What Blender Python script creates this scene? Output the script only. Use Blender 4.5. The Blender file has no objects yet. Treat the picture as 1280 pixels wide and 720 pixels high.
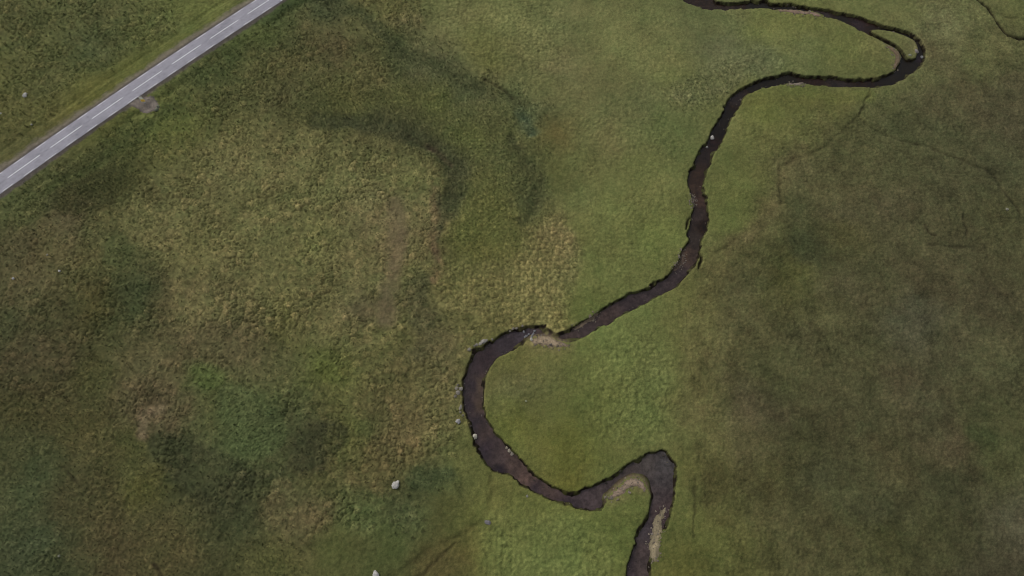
import bpy, bmesh, math, random
import numpy as np
from mathutils import Vector, noise as mnoise

rng = np.random.default_rng(11)
random.seed(5)
SC = bpy.context.scene
COL = SC.collection

# ------------------------------------------------------------------ camera geometry (photo pixel -> point on the ground)
HF, PITCH, H = math.radians(70.0), math.radians(69.0), 158.0
FPX = 640 / math.tan(HF / 2)
SN, CS = math.sin(PITCH), math.cos(PITCH)

def g(px, py, z=0.0):
    u = (np.asarray(px, float) - 640) / FPX
    v = (360 - np.asarray(py, float)) / FPX
    d = (H - z) / (SN - v * CS)
    return np.stack([u * d, d * (CS + v * SN)], -1)

def gp(pts, z=0.0):
    a = np.array(pts, float)
    return g(a[:, 0], a[:, 1], z)

# ------------------------------------------------------------------ numeric noise
def _hash(ix, iy, seed):
    n = (ix.astype(np.int64) * 374761393 + iy.astype(np.int64) * 668265263 + seed * 1442695041) & 0xFFFFFFFF
    n = ((n ^ (n >> 13)) * 1274126177) & 0xFFFFFFFF
    n = (n ^ (n >> 16))
    n = (n * 2246822519) & 0xFFFFFFFF
    return ((n ^ (n >> 15)) & 0xFFFFFF) / float(0x1000000)

def perlin(x, y, seed):
    ix, iy = np.floor(x), np.floor(y)
    fx, fy = x - ix, y - iy
    ix, iy = ix.astype(np.int64), iy.astype(np.int64)
    def dot(ax, ay):
        a = _hash(ix + ax, iy + ay, seed) * (2 * math.pi)
        return np.cos(a) * (fx - ax) + np.sin(a) * (fy - ay)
    ux = fx * fx * fx * (fx * (fx * 6 - 15) + 10)
    uy = fy * fy * fy * (fy * (fy * 6 - 15) + 10)
    a = dot(0, 0); a += ux * (dot(1, 0) - a)
    b = dot(0, 1); b += ux * (dot(1, 1) - b)
    return (a + uy * (b - a)) * 1.5

def fbm(x, y, size, octv, seed, gain=0.5):
    out, amp, tot = 0, 1.0, 0.0
    for k in range(octv):
        out = out + amp * perlin(x / size * 2 ** k, y / size * 2 ** k, seed + 17 * k)
        tot += amp; amp *= gain
    return out / tot

def cell_point(cx, cy, seed):
    return cx + 0.12 + 0.76 * _hash(cx, cy, seed), cy + 0.12 + 0.76 * _hash(cx, cy, seed + 1)

def worley(x, y, size, seed):
    X, Y = x / size, y / size
    ix, iy = np.floor(X).astype(np.int64), np.floor(Y).astype(np.int64)
    f1 = np.full(X.shape, 9.0); f2 = np.full(X.shape, 9.0); idv = np.zeros(X.shape)
    for a in (-1, 0, 1):
        for b in (-1, 0, 1):
            px, py = cell_point(ix + a, iy + b, seed)
            d = np.hypot(px - X, py - Y)
            m = d < f1
            f2 = np.where(m, f1, np.minimum(f2, d))
            idv = np.where(m, _hash(ix + a, iy + b, seed + 2), idv)
            f1 = np.where(m, d, f1)
    return f1, f2, idv

def sstep(a, b, x):
    t = np.clip((x - a) / (b - a), 0, 1)
    return t * t * (3 - 2 * t)

def lin(c):
    c = np.asarray(c, float) / 255.0
    return np.where(c <= 0.04045, c / 12.92, ((c + 0.055) / 1.055) ** 2.4)

# ------------------------------------------------------------------ traced layout (photo pixels)
BANK_A = [(900,-190),(880,-160),(858,-135),(846,-110),(848,-85),(858,-60),(872,-42),(886,-26),(893,-12),(894,1),(903,2),(915,2.5),(933,1),(945,-1),(958,0),(963,2),(970,4),(987,3),(993,3.5),
 (1000,6.7),(1017,8.7),(1037,10.8),(1055,15),(1072,18.3),(1085,23.3),(1100,29),(1117,33.3),(1133,37.5),(1143,41.7),(1152,50),(1157,58.3),(1157.5,68.3),
 (1156,78.3),(1147,87.5),(1138,94),(1130,100),(1120,105.3),(1107,108),(1088,110),(1072,109),(1050,109),(1033,108.3),(1017,106.7),(1000,104.5),
 (987,105.8),(973,106.7),(957,109),(947,113),(938,117.5),(933,120),(928.3,128.3),(923.3,138),(915.8,147.5),(911.7,156.7),(908.3,163.3),(907.5,170),
 (903.3,178.3),(898.3,186.7),(893.3,190.8),(890,200),(885.8,210),(882.5,220),(880,230),(881.7,240),(884.7,242.5),(885.3,255),(886.7,265),(887.5,278.3),
 (885,286.7),(881.7,295),(878.3,303.3),(875.8,315),(872.5,325),(870,333),(864,340.5),(854,348.8),(847.3,358.7),(835.3,365.5),(814.7,375.8),(797.5,384.4),
 (780.3,393.9),(763,402.5),(746,412.8),(732,421.4),(720,427.4),(711.6,431.6),(701.7,428.3),(691.7,425),(680,422.5),(670,422.5),(663,425),(658.3,428.3),
 (648.3,435),(638.3,440),(626.7,445),(618.3,450.8),(613.3,458.3),(609,466.7),(606.7,476.7),(605.8,486.7),(605.3,501.7),(605,513.3),(608.3,521.7),
 (613.3,529),(618.3,536.7),(621.7,541.7),(628,548.3),(636.7,556.7),(646.7,566.7),(655,577),(665,588),(677,597.5),(688,605),(700,610),(713,613.7),(723,613),
 (736,608.5),(746,603),(758,597),(770,589),(781.7,580),(791.7,575),(803,570),(813,565.8),(823,562.5),(831.7,561),(835,564),(840,571.7),(845,576.7),(847,585),
 (847.5,600),(845,610),(844,621.7),(841.7,633),(839,645),(835,655),(826,670),(821,682.5),(820,692.5),(816,700),(816,710),(815,720),(812,745),(800,775),(776,810),(764,850),(772,900),(790,960),(796,1040),(770,1130),(740,1230)]
BANK_B = [(882,-192),(862,-160),(838,-137),(824,-110),(828,-84),(838,-60),(842,-42),(848,-26),(850,-12),(852,1),(861.7,5),(873,8.5),(886.7,11.3),(903,12),(920,11.7),(940,10.8),(956.7,10.8),(970,11.5),(981,12),(990,12.3),
 (1000,12.5),(1017,14),(1025,16.7),(1033,21.7),(1043,24),(1055,27.5),(1065,32.5),(1071.7,36),(1078,39),(1086.7,44),(1095,47.5),(1102,51.5),(1110,55.5),(1118,59.5),
 (1124,65),(1126.5,72),(1123,81.7),(1116.7,88),(1106.7,93),(1091.7,96.7),(1075,98),(1058,97.5),(1041.7,95.8),(1017,94),(1000,92.5),(990,90),(978,91),(968,95),
 (955,96.7),(943,101.7),(931.7,106.7),(920,113),(911.7,120),(905.8,130),(902.5,141.7),(897.5,150),(892.5,156.7),(888,163),(884,177.5),(875.8,183),(871.7,191.7),
 (866.7,201.7),(861.7,211.7),(859,220),(858,228),(861,237),(863,243),(865,250),(866.7,260),(864,265),(863,276),(861,286),(857.5,290),(857,295),(862.5,299),
 (856.7,305.8),(851.7,313),(847.5,325),(841.7,334),(832,345.8),(820,350),(809.5,357),(801,362),(787,365.5),(780,369),(766.5,376.7),(752.8,383.6),(746,390.4),
 (728.7,400.7),(718.2,406),(708,411),(696.5,414.5),(691.7,412.5),(683,407.5),(675,405),(666.7,406.7),(656.7,405.8),(646.7,409),(635,412.5),(628,416),(621.7,421.7),
 (613,427.5),(601.7,432.5),(591.7,434),(589,438),(587.5,445),(584,455),(581.7,466.7),(576.5,476.7),(577.5,486.7),(576.5,497),(577.5,511.7),(581,516.7),(583,523),
 (585,535),(588,545),(593,556.7),(600,570.5),(605,576.7),(611.7,585),(618,591.7),(630,592.5),(639,595),(641.7,598),(648,605),(656.7,610),(666.7,616),(680,623),
 (693,628),(706.7,633),(720,636.5),(731,638.5),(744,639.8),(752,638),(756,633),(759,628),(761.7,622.5),(766.7,618),(775,610),(783,603),(791.7,599),(798,600),
 (803,603),(806,608),(808.5,614),(811.7,620),(811.7,630),(810,640),(806,646),(801,652.5),(796,660),(792.5,670),(792,680),(790,686),(786,696),(783,707.5),(781,720),
 (775,745),(762,770),(742,800),(728,850),(736,905),(752,965),(756,1035),(732,1120),(700,1225)]
ISLAND = [(1088,38),(1100,36.8),(1117,40),(1132.5,45),(1143,51),(1146,58),(1146.5,66),(1144,73),(1136,73),(1131.5,66.5),(1126.8,59.8),(1118.5,54),(1109.5,49.2),(1098,44)]
BARS = [  # gravel and sand bars: outline, look
 ('pale sand bar on the inside of the wide meander below the yellow tussocks', [(664,425),(672,421.5),(682,421),(692,423.5),(702,427.5),(711,431.5),(704,434),(692,434),(681,433),(672,430),(667,430)], (128,113,92)),
 ('curved tan gravel bar inside the sharp lower bend of the stream', [(760,624),(766,617),(774,609),(782,602),(791,597.5),(799,598.5),(804,602),(806,609),(807,614),(802,611),(797,607),(789,608),(783,612),(778,618),(770,622)], (124,108,92)),
 ('long narrow gravel bar lying midstream near the bottom of the scene', [(833,630),(835,638),(831,648),(829,660),(826,672),(824,684),(822,700),(817,703),(813,694),(810,684),(813,672),(816,660),(817,650),(823,642),(829,634)], (118,108,86)),
 ('small pale shingle spit on the west bank of the straight reach', [(863.5,242),(867.5,243),(870,248),(869.5,255),(867.5,260),(865.5,254),(864.5,249)], (104,92,80)),
 ('thin sandy strip under the north bank of the diagonal reach', [(716,409.5),(724,404.5),(733,398.5),(742,393),(748,389.5),(749,392.5),(743,397.5),(735,402.5),(727,407.5),(720,411)], (112,98,80)),
 ('pinkish gravel strip along the south bank of the uppermost reach', [(966,11.5),(976,11.5),(988,12),(1000,12.5),(1012,14.5),(1022,16),(1028,20),(1022,21),(1012,18.5),(1000,17.5),(988,16),(976,14)], (116,98,84)),
 ('tiny pale gravel beach on the south bank below the upper bend', [(984,105),(991,102),(999,101.5),(1007,104),(1001,106),(992,107)], (118,106,94)),
 ('brown muddy margin on the inside of the hairpin bend', [(1106,54.5),(1112,57.5),(1119,61.5),(1123.5,66.5),(1125.5,72),(1125,78),(1121,84),(1117,87.5),(1117.5,80),(1119.5,72),(1117,66),(1110,60)], (98,84,66)),
 ('brown shallow gravel margin on the west side of the bend above the diagonal reach', [(853,312),(857,312),(857,320),(854,328),(849,335),(843,340),(841,336),(846,330),(850,320)], (84,70,60)),
]
# narrow incised lines: (points, half width m, depth m, bareness 0..1)
CUTS = [
 ([(1218,-12),(1222,0),(1231,6),(1239,15),(1245.5,25),(1251,33),(1254,39),(1259,43.5),(1266,45.5),(1274,48.5),(1284,48)], .42, .75, 1.0),
 ([(1244,16),(1256,20),(1270,21)], .5, .18, .25),
 ([(863,271.5),(860.5,275),(859.5,280),(858.5,286)], .28, .8, 1.0),
 ([(874.5,317),(876.5,320),(877.5,324),(875,329),(873,334)], .28, .8, 1.0),
 ([(1088,110),(1085,120),(1081,131),(1076,140),(1073,146)], .35, .3, .45),
 ([(1076,148),(1085,157),(1098,165),(1120,173),(1140,179),(1156,183),(1178,191),(1205,202),(1232,212),(1247,224),(1252,236)], .55, .28, .25),
 ([(1072,146),(1060,158),(1046,170),(1030,184),(1012,192),(995,198),(978,206)], .6, .22, .25),
 ([(974,205),(976,222),(973,240),(975,252)], .5, .28, .3),
 ([(1161,306),(1172,307.5),(1186,308),(1203,307.5),(1218,309)], .5, .22, .4),
 ([(1204,268),(1207,280),(1206,292)], .4, .25, .5),
 ([(1255,240),(1265,252),(1272,262),(1276,278)], .6, .3, .45),
 ([(1155,282),(1160,290),(1170,294)], .4, .25, .5),
 ([(918,300),(908,308),(897,316),(886,318)], .6, .25, .3),
 ([(617,592),(616,610),(614,628),(610,642),(604,653),(590,660),(572,670),(553,677),(540,684),(525,694),(505,708),(488,722)], .9, .3, .15),
 ([(572,676),(560,686),(545,702),(530,714),(520,724)], .5, .28, .35),
 ([(193,706),(196,712),(201,718)], .5, .35, .8),
 ([(80,585),(90,598),(105,612)], .4, .2, .4),
 ([(30,530),(42,540),(48,547)], .35, .15, .3),
 ([(900,420),(885,440),(876,470),(874,500)], .5, .1, .1),
 ([(870,600),(866,625),(870,650),(869,668)], .4, .2, .4),
 ([(608,101),(618,106),(630,113),(640,122)], .5, .3, .5),
 ([(512,170),(528,180),(542,188),(556,197)], .8, .3, .4),
]
# vegetation: pixel, colour as seen with lens corner darkening and average shade in it, growth kind (m tussock moor, r rushes, y straw tussocks, s short grass, h heath, f ferny clumps)
PTS = """40 40 76 78 48 m;120 60 70 75 48 m;200 30 82 86 52 m;10 10 80 80 50 m;120 10 78 80 50 m;60 100 76 78 48 m;150 60 72 76 46 m;245 22 88 94 52 s;275 12 94 98 56 s;215 55 88 92 50 s;
100 140 90 90 48 s;130 118 88 90 48 s;170 85 86 90 48 s;60 168 88 84 50 s;30 150 78 78 46 m;15 195 86 84 52 s;10 90 76 78 46 m;
250 100 64 70 42 m;290 70 62 68 40 m;340 15 58 68 40 f;320 40 66 74 42 f;400 5 60 66 44 f;120 200 62 64 38 r;150 165 62 68 38 m;90 255 58 58 34 r;115 235 56 57 34 r;140 225 62 62 36 r;75 245 58 60 38 r;60 220 68 72 44 m;20 255 64 70 42 m;
220 160 80 84 46 m;200 145 74 80 44 m;240 130 78 80 48 m;300 170 84 84 52 m;280 210 96 92 62 m;245 200 80 80 48 m;340 200 94 93 60 m;420 220 96 99 62 m;460 250 100 96 66 m;340 260 92 92 58 m;240 260 92 90 58 m;200 290 95 91 60 m;500 215 92 96 58 m;
380 40 76 74 48 m;420 60 76 72 48 m;350 80 78 76 48 m;300 110 74 74 46 m;350 130 72 72 46 m;440 120 78 78 46 r;480 160 62 62 41 r;430 160 64 66 40 r;370 145 70 72 44 r;515 170 60 60 40 r;500 120 76 78 46 r;460 90 78 76 48 m;
495 10 84 82 50 m;490 45 74 76 46 r;560 20 98 100 64 s;600 50 95 98 58 s;540 5 96 98 62 s;620 75 90 90 52 s;540 60 86 86 58 m;505 30 90 84 58 m;540 85 78 80 56 r;580 110 64 70 46 r;610 95 84 82 54 m;500 55 62 70 44 r;520 70 66 70 46 r;540 130 80 84 48 r;600 170 80 84 48 r;570 210 64 66 43 r;560 240 68 70 44 r;610 140 78 80 50 r;640 190 70 74 46 r;650 120 78 84 54 r;668 150 76 84 58 r;655 210 68 70 44 r;665 245 66 70 46 r;685 168 92 84 50 s;640 165 78 80 48 r;
600 230 80 82 48 r;620 260 80 82 46 r;640 300 78 80 46 r;580 290 82 86 48 r;690 220 84 86 50 s;
700 30 104 104 68 s;660 60 102 102 66 s;640 20 102 104 66 s;780 60 102 104 66 s;840 100 98 102 62 s;700 90 104 100 68 s;680 110 100 100 64 s;760 130 95 96 62 s;810 125 90 92 60 s;850 120 90 92 60 r;720 210 92 95 58 s;760 170 98 96 62 s;800 220 96 100 60 s;760 260 96 102 60 s;780 290 96 98 58 s;830 300 92 100 56 s;740 330 94 100 58 s;730 250 92 98 60 s;840 160 92 98 60 s;
680 380 108 103 64 y;700 290 120 110 72 y;710 340 114 106 68 y;680 300 104 98 60 y;660 350 104 100 60 y;640 390 102 98 58 y;620 370 98 96 56 y;600 350 94 92 54 y;580 370 94 92 54 y;560 360 92 90 52 y;725 290 100 102 60 s;728 350 94 100 58 s;700 395 104 100 58 y;740 380 90 98 54 s;
580 330 86 88 50 y;600 310 82 84 46 r;
960 40 98 102 60 s;1060 60 94 98 58 s;1000 30 96 100 58 s;910 60 92 94 66 s;900 35 92 96 62 s;1000 70 96 100 64 s;950 75 92 96 66 s;950 130 94 98 54 s;1000 130 90 92 52 s;940 180 94 98 58 s;1030 150 82 80 50 h;920 240 92 98 56 s;900 280 92 98 56 s;930 210 90 92 54 s;960 180 88 86 52 h;
1180 30 97 95 66 h;1240 60 90 88 58 h;1260 15 84 88 54 s;1150 105 86 86 56 h;1120 15 96 98 62 s;1060 5 94 98 60 s;1220 80 86 86 56 h;1200 5 94 94 62 h;1175 75 92 86 60 h;1100 90 90 92 56 s;
1100 130 78 78 50 h;1160 120 78 74 52 h;1230 130 74 68 49 h;1260 150 73 67 49 h;1275 115 75 70 50 h;1200 112 78 72 50 h;1120 160 70 71 47 h;1180 155 68 68 46 h;1060 180 78 76 50 h;1040 130 84 86 50 s;1100 220 74 72 48 h;1180 230 72 70 48 h;1250 200 70 70 48 h;1000 220 84 80 54 h;960 260 86 80 52 h;985 205 92 86 60 h;
920 310 82 78 50 h;1000 260 68 69 45 h;1020 310 61 63 40 h;1025 325 60 62 39 h;1060 300 76 72 44 h;980 350 76 74 42 h;1000 345 77 76 43 h;1060 360 76 70 50 h;1090 340 70 68 46 h;1160 350 74 67 48 h;1230 380 67 61 44 h;1250 280 72 70 46 h;1140 400 74 72 56 h;1080 440 74 72 48 h;1000 420 78 74 50 h;920 400 86 80 54 h;930 350 72 70 46 h;900 450 88 82 54 h;895 340 86 80 52 h;960 470 68 69 43 h;1240 450 78 76 52 h;1150 490 74 64 48 h;1060 270 76 70 50 h;1110 250 78 72 52 h;1120 300 72 69 47 h;1200 320 70 66 46 h;1260 330 74 70 48 h;1200 430 74 70 50 h;
800 400 92 100 58 s;760 430 96 104 60 s;850 430 90 94 55 s;720 450 92 98 56 s;680 460 92 92 56 s;650 480 97 93 62 s;640 530 90 94 48 s;700 560 86 88 44 s;740 500 88 94 52 s;800 520 92 100 58 s;840 550 96 100 60 s;700 600 88 88 42 s;680 660 92 100 56 s;640 640 90 94 52 s;700 700 95 105 60 s;780 620 92 96 54 s;760 680 88 96 52 s;860 660 90 92 52 s;860 710 86 85 45 s;880 580 84 80 50 h;890 620 74 70 43 h;900 700 80 80 46 h;880 500 88 83 54 h;855 480 90 92 54 s;855 600 90 92 52 s;860 380 90 92 54 s;820 460 90 98 58 s;640 455 92 92 52 s;
960 520 70 64 46 h;940 500 76 66 50 h;1000 560 66 65 41 h;960 600 74 70 42 h;925 560 80 74 50 h;1020 650 74 71 46 h;940 700 80 78 46 h;970 640 78 74 48 h;1060 600 66 65 43 h;1130 590 77 71 48 h;1100 550 72 67 45 h;1190 560 76 68 49 h;1195 545 76 68 50 h;1215 540 60 62 38 h;1235 545 58 62 36 h;1250 560 74 74 47 h;1180 610 58 59 39 h;1100 680 68 67 40 h;1180 680 64 63 40 h;1270 660 78 74 58 h;1240 710 61 57 42 h;1040 510 72 68 46 h;1090 520 66 65 44 h;1020 590 64 64 44 h;1090 635 60 60 41 h;1160 500 78 76 54 h;1030 690 76 73 47 h;
30 260 72 75 46 m;60 320 80 76 50 m;90 280 87 80 57 m;95 260 82 74 56 m;20 320 68 65 44 m;40 345 80 76 52 m;120 380 65 62 36 m;20 400 62 65 42 m;40 440 67 62 43 m;90 460 67 61 42 m;60 400 64 62 40 m;150 320 70 74 46 m;170 370 57 64 41 m;165 395 58 64 40 m;160 420 66 68 42 m;110 330 78 76 48 m;130 270 78 78 48 m;250 300 92 90 56 m;320 300 92 92 58 m;400 300 88 92 54 m;490 310 100 88 65 m;485 280 99 88 65 m;440 330 90 86 56 m;400 380 86 82 52 m;450 390 86 78 58 m;360 400 85 83 48 m;480 410 86 86 50 m;510 340 88 90 54 m;540 310 84 76 52 m;545 280 86 78 54 m;520 370 70 70 47 m;520 400 70 68 46 m;550 430 84 78 54 m;590 400 84 82 52 m;540 480 82 82 52 m;260 390 85 79 54 m;250 430 85 77 54 m;220 370 86 78 54 m;200 400 74 70 46 m;300 390 90 84 58 m;
190 480 76 71 49 m;290 440 86 76 55 m;310 470 78 74 50 m;265 465 70 81 46 f;275 480 70 80 46 f;340 450 70 72 46 m;400 465 78 86 46 f;420 480 82 84 46 m;120 470 70 70 42 r;100 540 71 67 41 r;30 520 66 63 39 r;40 600 61 68 44 r;40 680 58 65 44 r;100 620 65 63 41 r;140 640 68 64 42 r;150 690 70 64 43 r;160 560 70 72 41 r;180 610 75 75 41 r;200 700 70 66 42 r;10 560 64 66 42 r;60 720 58 62 40 r;
190 515 92 80 60 m;180 535 82 74 54 m;210 500 84 72 54 m;230 540 56 61 39 m;220 580 55 60 39 m;200 560 58 62 40 m;250 560 60 64 41 m;300 520 68 78 48 f;330 540 70 80 49 f;310 545 69 79 48 f;290 500 71 77 46 f;260 520 76 78 48 m;360 520 62 68 44 m;320 500 69 77 47 f;300 570 58 66 42 m;260 620 60 61 40 m;300 640 51 56 36 r;285 625 54 58 37 r;380 560 56 58 36 m;370 540 62 62 42 m;390 580 62 56 40 m;400 600 76 76 46 m;350 600 66 72 46 m;440 540 86 85 48 m;460 535 76 84 50 m;420 520 74 74 44 m;500 540 89 80 55 m;490 570 90 81 53 m;520 560 90 82 52 m;460 600 82 75 49 m;500 515 88 80 54 m;540 590 60 69 43 r;525 600 60 68 43 r;560 600 68 76 46 m;440 650 73 81 49 m;420 690 74 77 44 s;350 640 82 77 52 m;370 650 82 76 52 m;350 690 72 73 42 r;480 680 70 77 44 s;560 640 74 76 43 s;580 690 82 75 43 s;550 700 82 74 46 s;640 600 90 92 52 s;600 650 84 88 48 s;640 700 96 103 59 s;500 640 64 71 46 m;560 540 82 82 52 m;580 580 88 91 52 s;520 500 84 78 50 m;470 560 82 80 48 m;440 500 78 78 48 m;480 480 78 76 48 m;380 500 72 74 46 m;
610 690 92 94 52 s;575 490 90 86 56 m;560 460 86 80 54 m"""
# colour of the water over its bed: deep, shallow, silty (photo pixels)
WPTS = """870 4 50 42 42;910 7 54 46 46;960 6 34 26 20;990 10 40 32 28;1030 17 56 50 52;1050 22 42 34 32;1075 30 52 44 48;1090 36 48 40 40;1120 38 20 16 14;1145 45 18 14 12;1150 60 34 26 24;1148 70 50 44 50;1140 85 30 22 16;1130 82 38 30 22;1115 96 42 34 26;1090 102 46 38 34;1050 102 52 46 48;1015 100 48 38 30;980 98 40 30 22;950 105 34 24 18;925 122 52 46 48;912 145 40 31 26;900 160 38 30 24;890 175 46 39 42;880 195 48 42 44;872 215 52 43 42;870 235 56 46 44;878 250 60 48 46;874 270 52 45 46;880 280 36 30 30;870 300 50 44 44;856 318 72 58 52;866 318 52 44 44;850 340 54 47 50;820 362 54 47 50;790 378 52 45 48;760 392 60 50 50;735 406 56 48 50;705 420 62 52 52;680 415 66 55 54;660 418 54 48 54;630 430 52 45 50;605 445 46 38 42;595 460 50 42 46;590 480 46 40 46;600 480 66 55 50;588 505 44 38 44;600 505 68 56 50;594 530 46 40 46;606 540 60 50 50;604 560 46 40 46;625 575 60 51 52;640 580 68 56 54;625 588 40 35 42;660 598 76 61 58;668 612 50 43 48;690 614 72 59 58;705 628 48 42 48;730 625 64 55 58;760 610 62 54 56;785 590 66 58 58;810 575 66 60 60;835 580 62 58 60;830 600 60 55 57;820 620 64 56 58;825 635 62 52 54;805 660 58 52 56;800 690 64 55 56;800 715 66 57 57;790 710 58 50 54;838 645 60 50 52"""

def parse(s):
    out = []
    for t in s.replace('\n', '').split(';'):
        if t.strip():
            out.append(t.split())
    return out

# ------------------------------------------------------------------ the ground grid
DX = 0.225
def axis(a, b, far, gr=1.16):
    core = np.arange(a, b + DX / 2, DX)
    def tail():
        d, s, o = 0.0, DX, []
        while d < far:
            s = min(s * gr, 90); d += s; o.append(d)
        return np.array(o)
    t = tail()
    return np.concatenate([(a - t)[::-1], core, b + t])
XS, YS = axis(-150, 150, 2600), axis(-34, 166, 2600, 1.07)
NX, NY = len(XS), len(YS)
GX, GY = np.meshgrid(XS, YS)           # shape (NY, NX)

def window(pts, m):
    x0, x1 = np.searchsorted(XS, [pts[:, 0].min() - m, pts[:, 0].max() + m])
    y0, y1 = np.searchsorted(YS, [pts[:, 1].min() - m, pts[:, 1].max() + m])
    return slice(max(y0 - 1, 0), y1 + 1), slice(max(x0 - 1, 0), x1 + 1)

def seg_dist(x, y, a, b):
    dx, dy = b[0] - a[0], b[1] - a[1]
    t = np.clip(((x - a[0]) * dx + (y - a[1]) * dy) / (dx * dx + dy * dy + 1e-12), 0, 1)
    return np.hypot(x - a[0] - t * dx, y - a[1] - t * dy)

def line_dist(pts, m, closed=False):
    D = np.full((NY, NX), 99.0)
    n = len(pts)
    for i in range(n if closed else n - 1):
        a, b = pts[i], pts[(i + 1) % n]
        ys, xs = window(np.array([a, b]), m)
        d = seg_dist(GX[ys, xs], GY[ys, xs], a, b)
        D[ys, xs] = np.minimum(D[ys, xs], d)
    return D

def inside(poly):
    ys, xs = window(poly, 1)
    x, y = GX[ys, xs], GY[ys, xs]
    I = np.zeros(x.shape, bool)
    n = len(poly)
    for i in range(n):
        (x1, y1), (x2, y2) = poly[i], poly[(i + 1) % n]
        c = (y1 > y) != (y2 > y)
        if c.any():
            with np.errstate(divide='ignore', invalid='ignore'):
                I ^= c & (x < (x2 - x1) * (y - y1) / (y2 - y1) + x1)
    R = np.zeros((NY, NX), bool); R[ys, xs] = I
    return R

def sdf(poly, m=9):
    D = line_dist(poly, m, True)
    return np.where(inside(poly), -D, D)

def smooth_line(p, it=1, closed=False):
    for _ in range(it):
        q = []
        n = len(p)
        for i in range(n if closed else n - 1):
            a, b = p[i], p[(i + 1) % n]
            q += [a * .75 + b * .25, a * .25 + b * .75]
        p = np.array(q if closed else [p[0]] + q + [p[-1]])
    return p

# ------------------------------------------------------------------ road line
dash0 = gp([(10.4,222.6),(64.0,185.2),(115.6,148.75),(166.3,114),(215,81.3),(263.4,48.4),(310,18.1)])
s_k = np.arange(7) * 12.0
fx_, fy_ = np.polyfit(s_k, dash0[:, 0], 2), np.polyfit(s_k, dash0[:, 1], 2)
SS = np.arange(-420, 520, 1.5)
def road_xy(s):
    sc = np.clip(s, -30, 110)           # curve where it is seen, straight on beyond
    x = np.polyval(fx_, sc) + np.polyval(np.polyder(fx_), sc) * (s - sc)
    y = np.polyval(fy_, sc) + np.polyval(np.polyder(fy_), sc) * (s - sc)
    return np.stack([x, y], -1)
def road_n(s):
    t = road_xy(s + .5) - road_xy(s - .5)
    t /= np.linalg.norm(t, axis=-1, keepdims=True)
    return np.stack([t[..., 1], -t[..., 0]], -1)      # towards the stream side
RP = road_xy(SS)
ROAD_Z = 0.22
RW = 2.72
RD = np.full((NY, NX), 99.0); RSGN = np.ones((NY, NX)); RS = np.zeros((NY, NX))
for i in range(len(RP) - 1):
    a, b = RP[i], RP[i + 1]
    ys, xs = window(np.array([a, b]), 24)
    x, y = GX[ys, xs], GY[ys, xs]
    d = seg_dist(x, y, a, b)
    m = d < RD[ys, xs]
    dx, dy = b - a
    cr = dx * (y - a[1]) - dy * (x - a[0])
    RD[ys, xs] = np.where(m, d, RD[ys, xs])
    RSGN[ys, xs] = np.where(m, np.where(cr < 0, 1, -1), RSGN[ys, xs])
    RS[ys, xs] = np.where(m, SS[i] + ((x - a[0]) * dx + (y - a[1]) * dy) / math.hypot(dx, dy), RS[ys, xs])
RDS = RD * RSGN                          # + on the stream side, - on the far side

# ------------------------------------------------------------------ vegetation fields
P = parse(PTS)
pxy = gp([(float(a[0]), float(a[1])) for a in P])
pcol = lin([[float(v) for v in a[2:5]] for a in P])
KINDS = 'mryshf'
pk = np.zeros((len(P), 6))
for i, a in enumerate(P):
    pk[i, KINDS.index(a[5])] = 1
PV = np.concatenate([pcol, pk], 1)

def field(xy, vals, x0, x1, y0, y1, st, power=3.2, soft=1.0):
    gx, gy = np.arange(x0, x1, st), np.arange(y0, y1, st)
    X, Y = np.meshgrid(gx, gy)
    W = np.zeros(X.shape); V = np.zeros(X.shape + (vals.shape[1],))
    for (a, b), v in zip(xy, vals):
        w = ((X - a) ** 2 + (Y - b) ** 2 + soft) ** (-power / 2)
        W += w; V += w[..., None] * v
    return gx, gy, V / W[..., None]

def sample(f, x, y):
    gx, gy, V = f
    u = np.clip((x - gx[0]) / (gx[1] - gx[0]), 0, len(gx) - 1.001)
    v = np.clip((y - gy[0]) / (gy[1] - gy[0]), 0, len(gy) - 1.001)
    i, j = u.astype(int), v.astype(int)
    a, b = (u - i)[..., None], (v - j)[..., None]
    return (V[j, i] * (1 - a) * (1 - b) + V[j, i + 1] * a * (1 - b) + V[j + 1, i] * (1 - a) * b + V[j + 1, i + 1] * a * b)

F = field(pxy, PV, -175, 175, -40, 180, 1.0, 3.6, 14.0)
wx = fbm(GX, GY, 16, 3, 3) * 4.5 + fbm(GX, GY, 3.0, 2, 5) * 1.3
wy = fbm(GX, GY, 16, 3, 4) * 4.5 + fbm(GX, GY, 3.0, 2, 6) * 1.3
VAL = sample(F, GX + wx, GY + wy)
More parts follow.
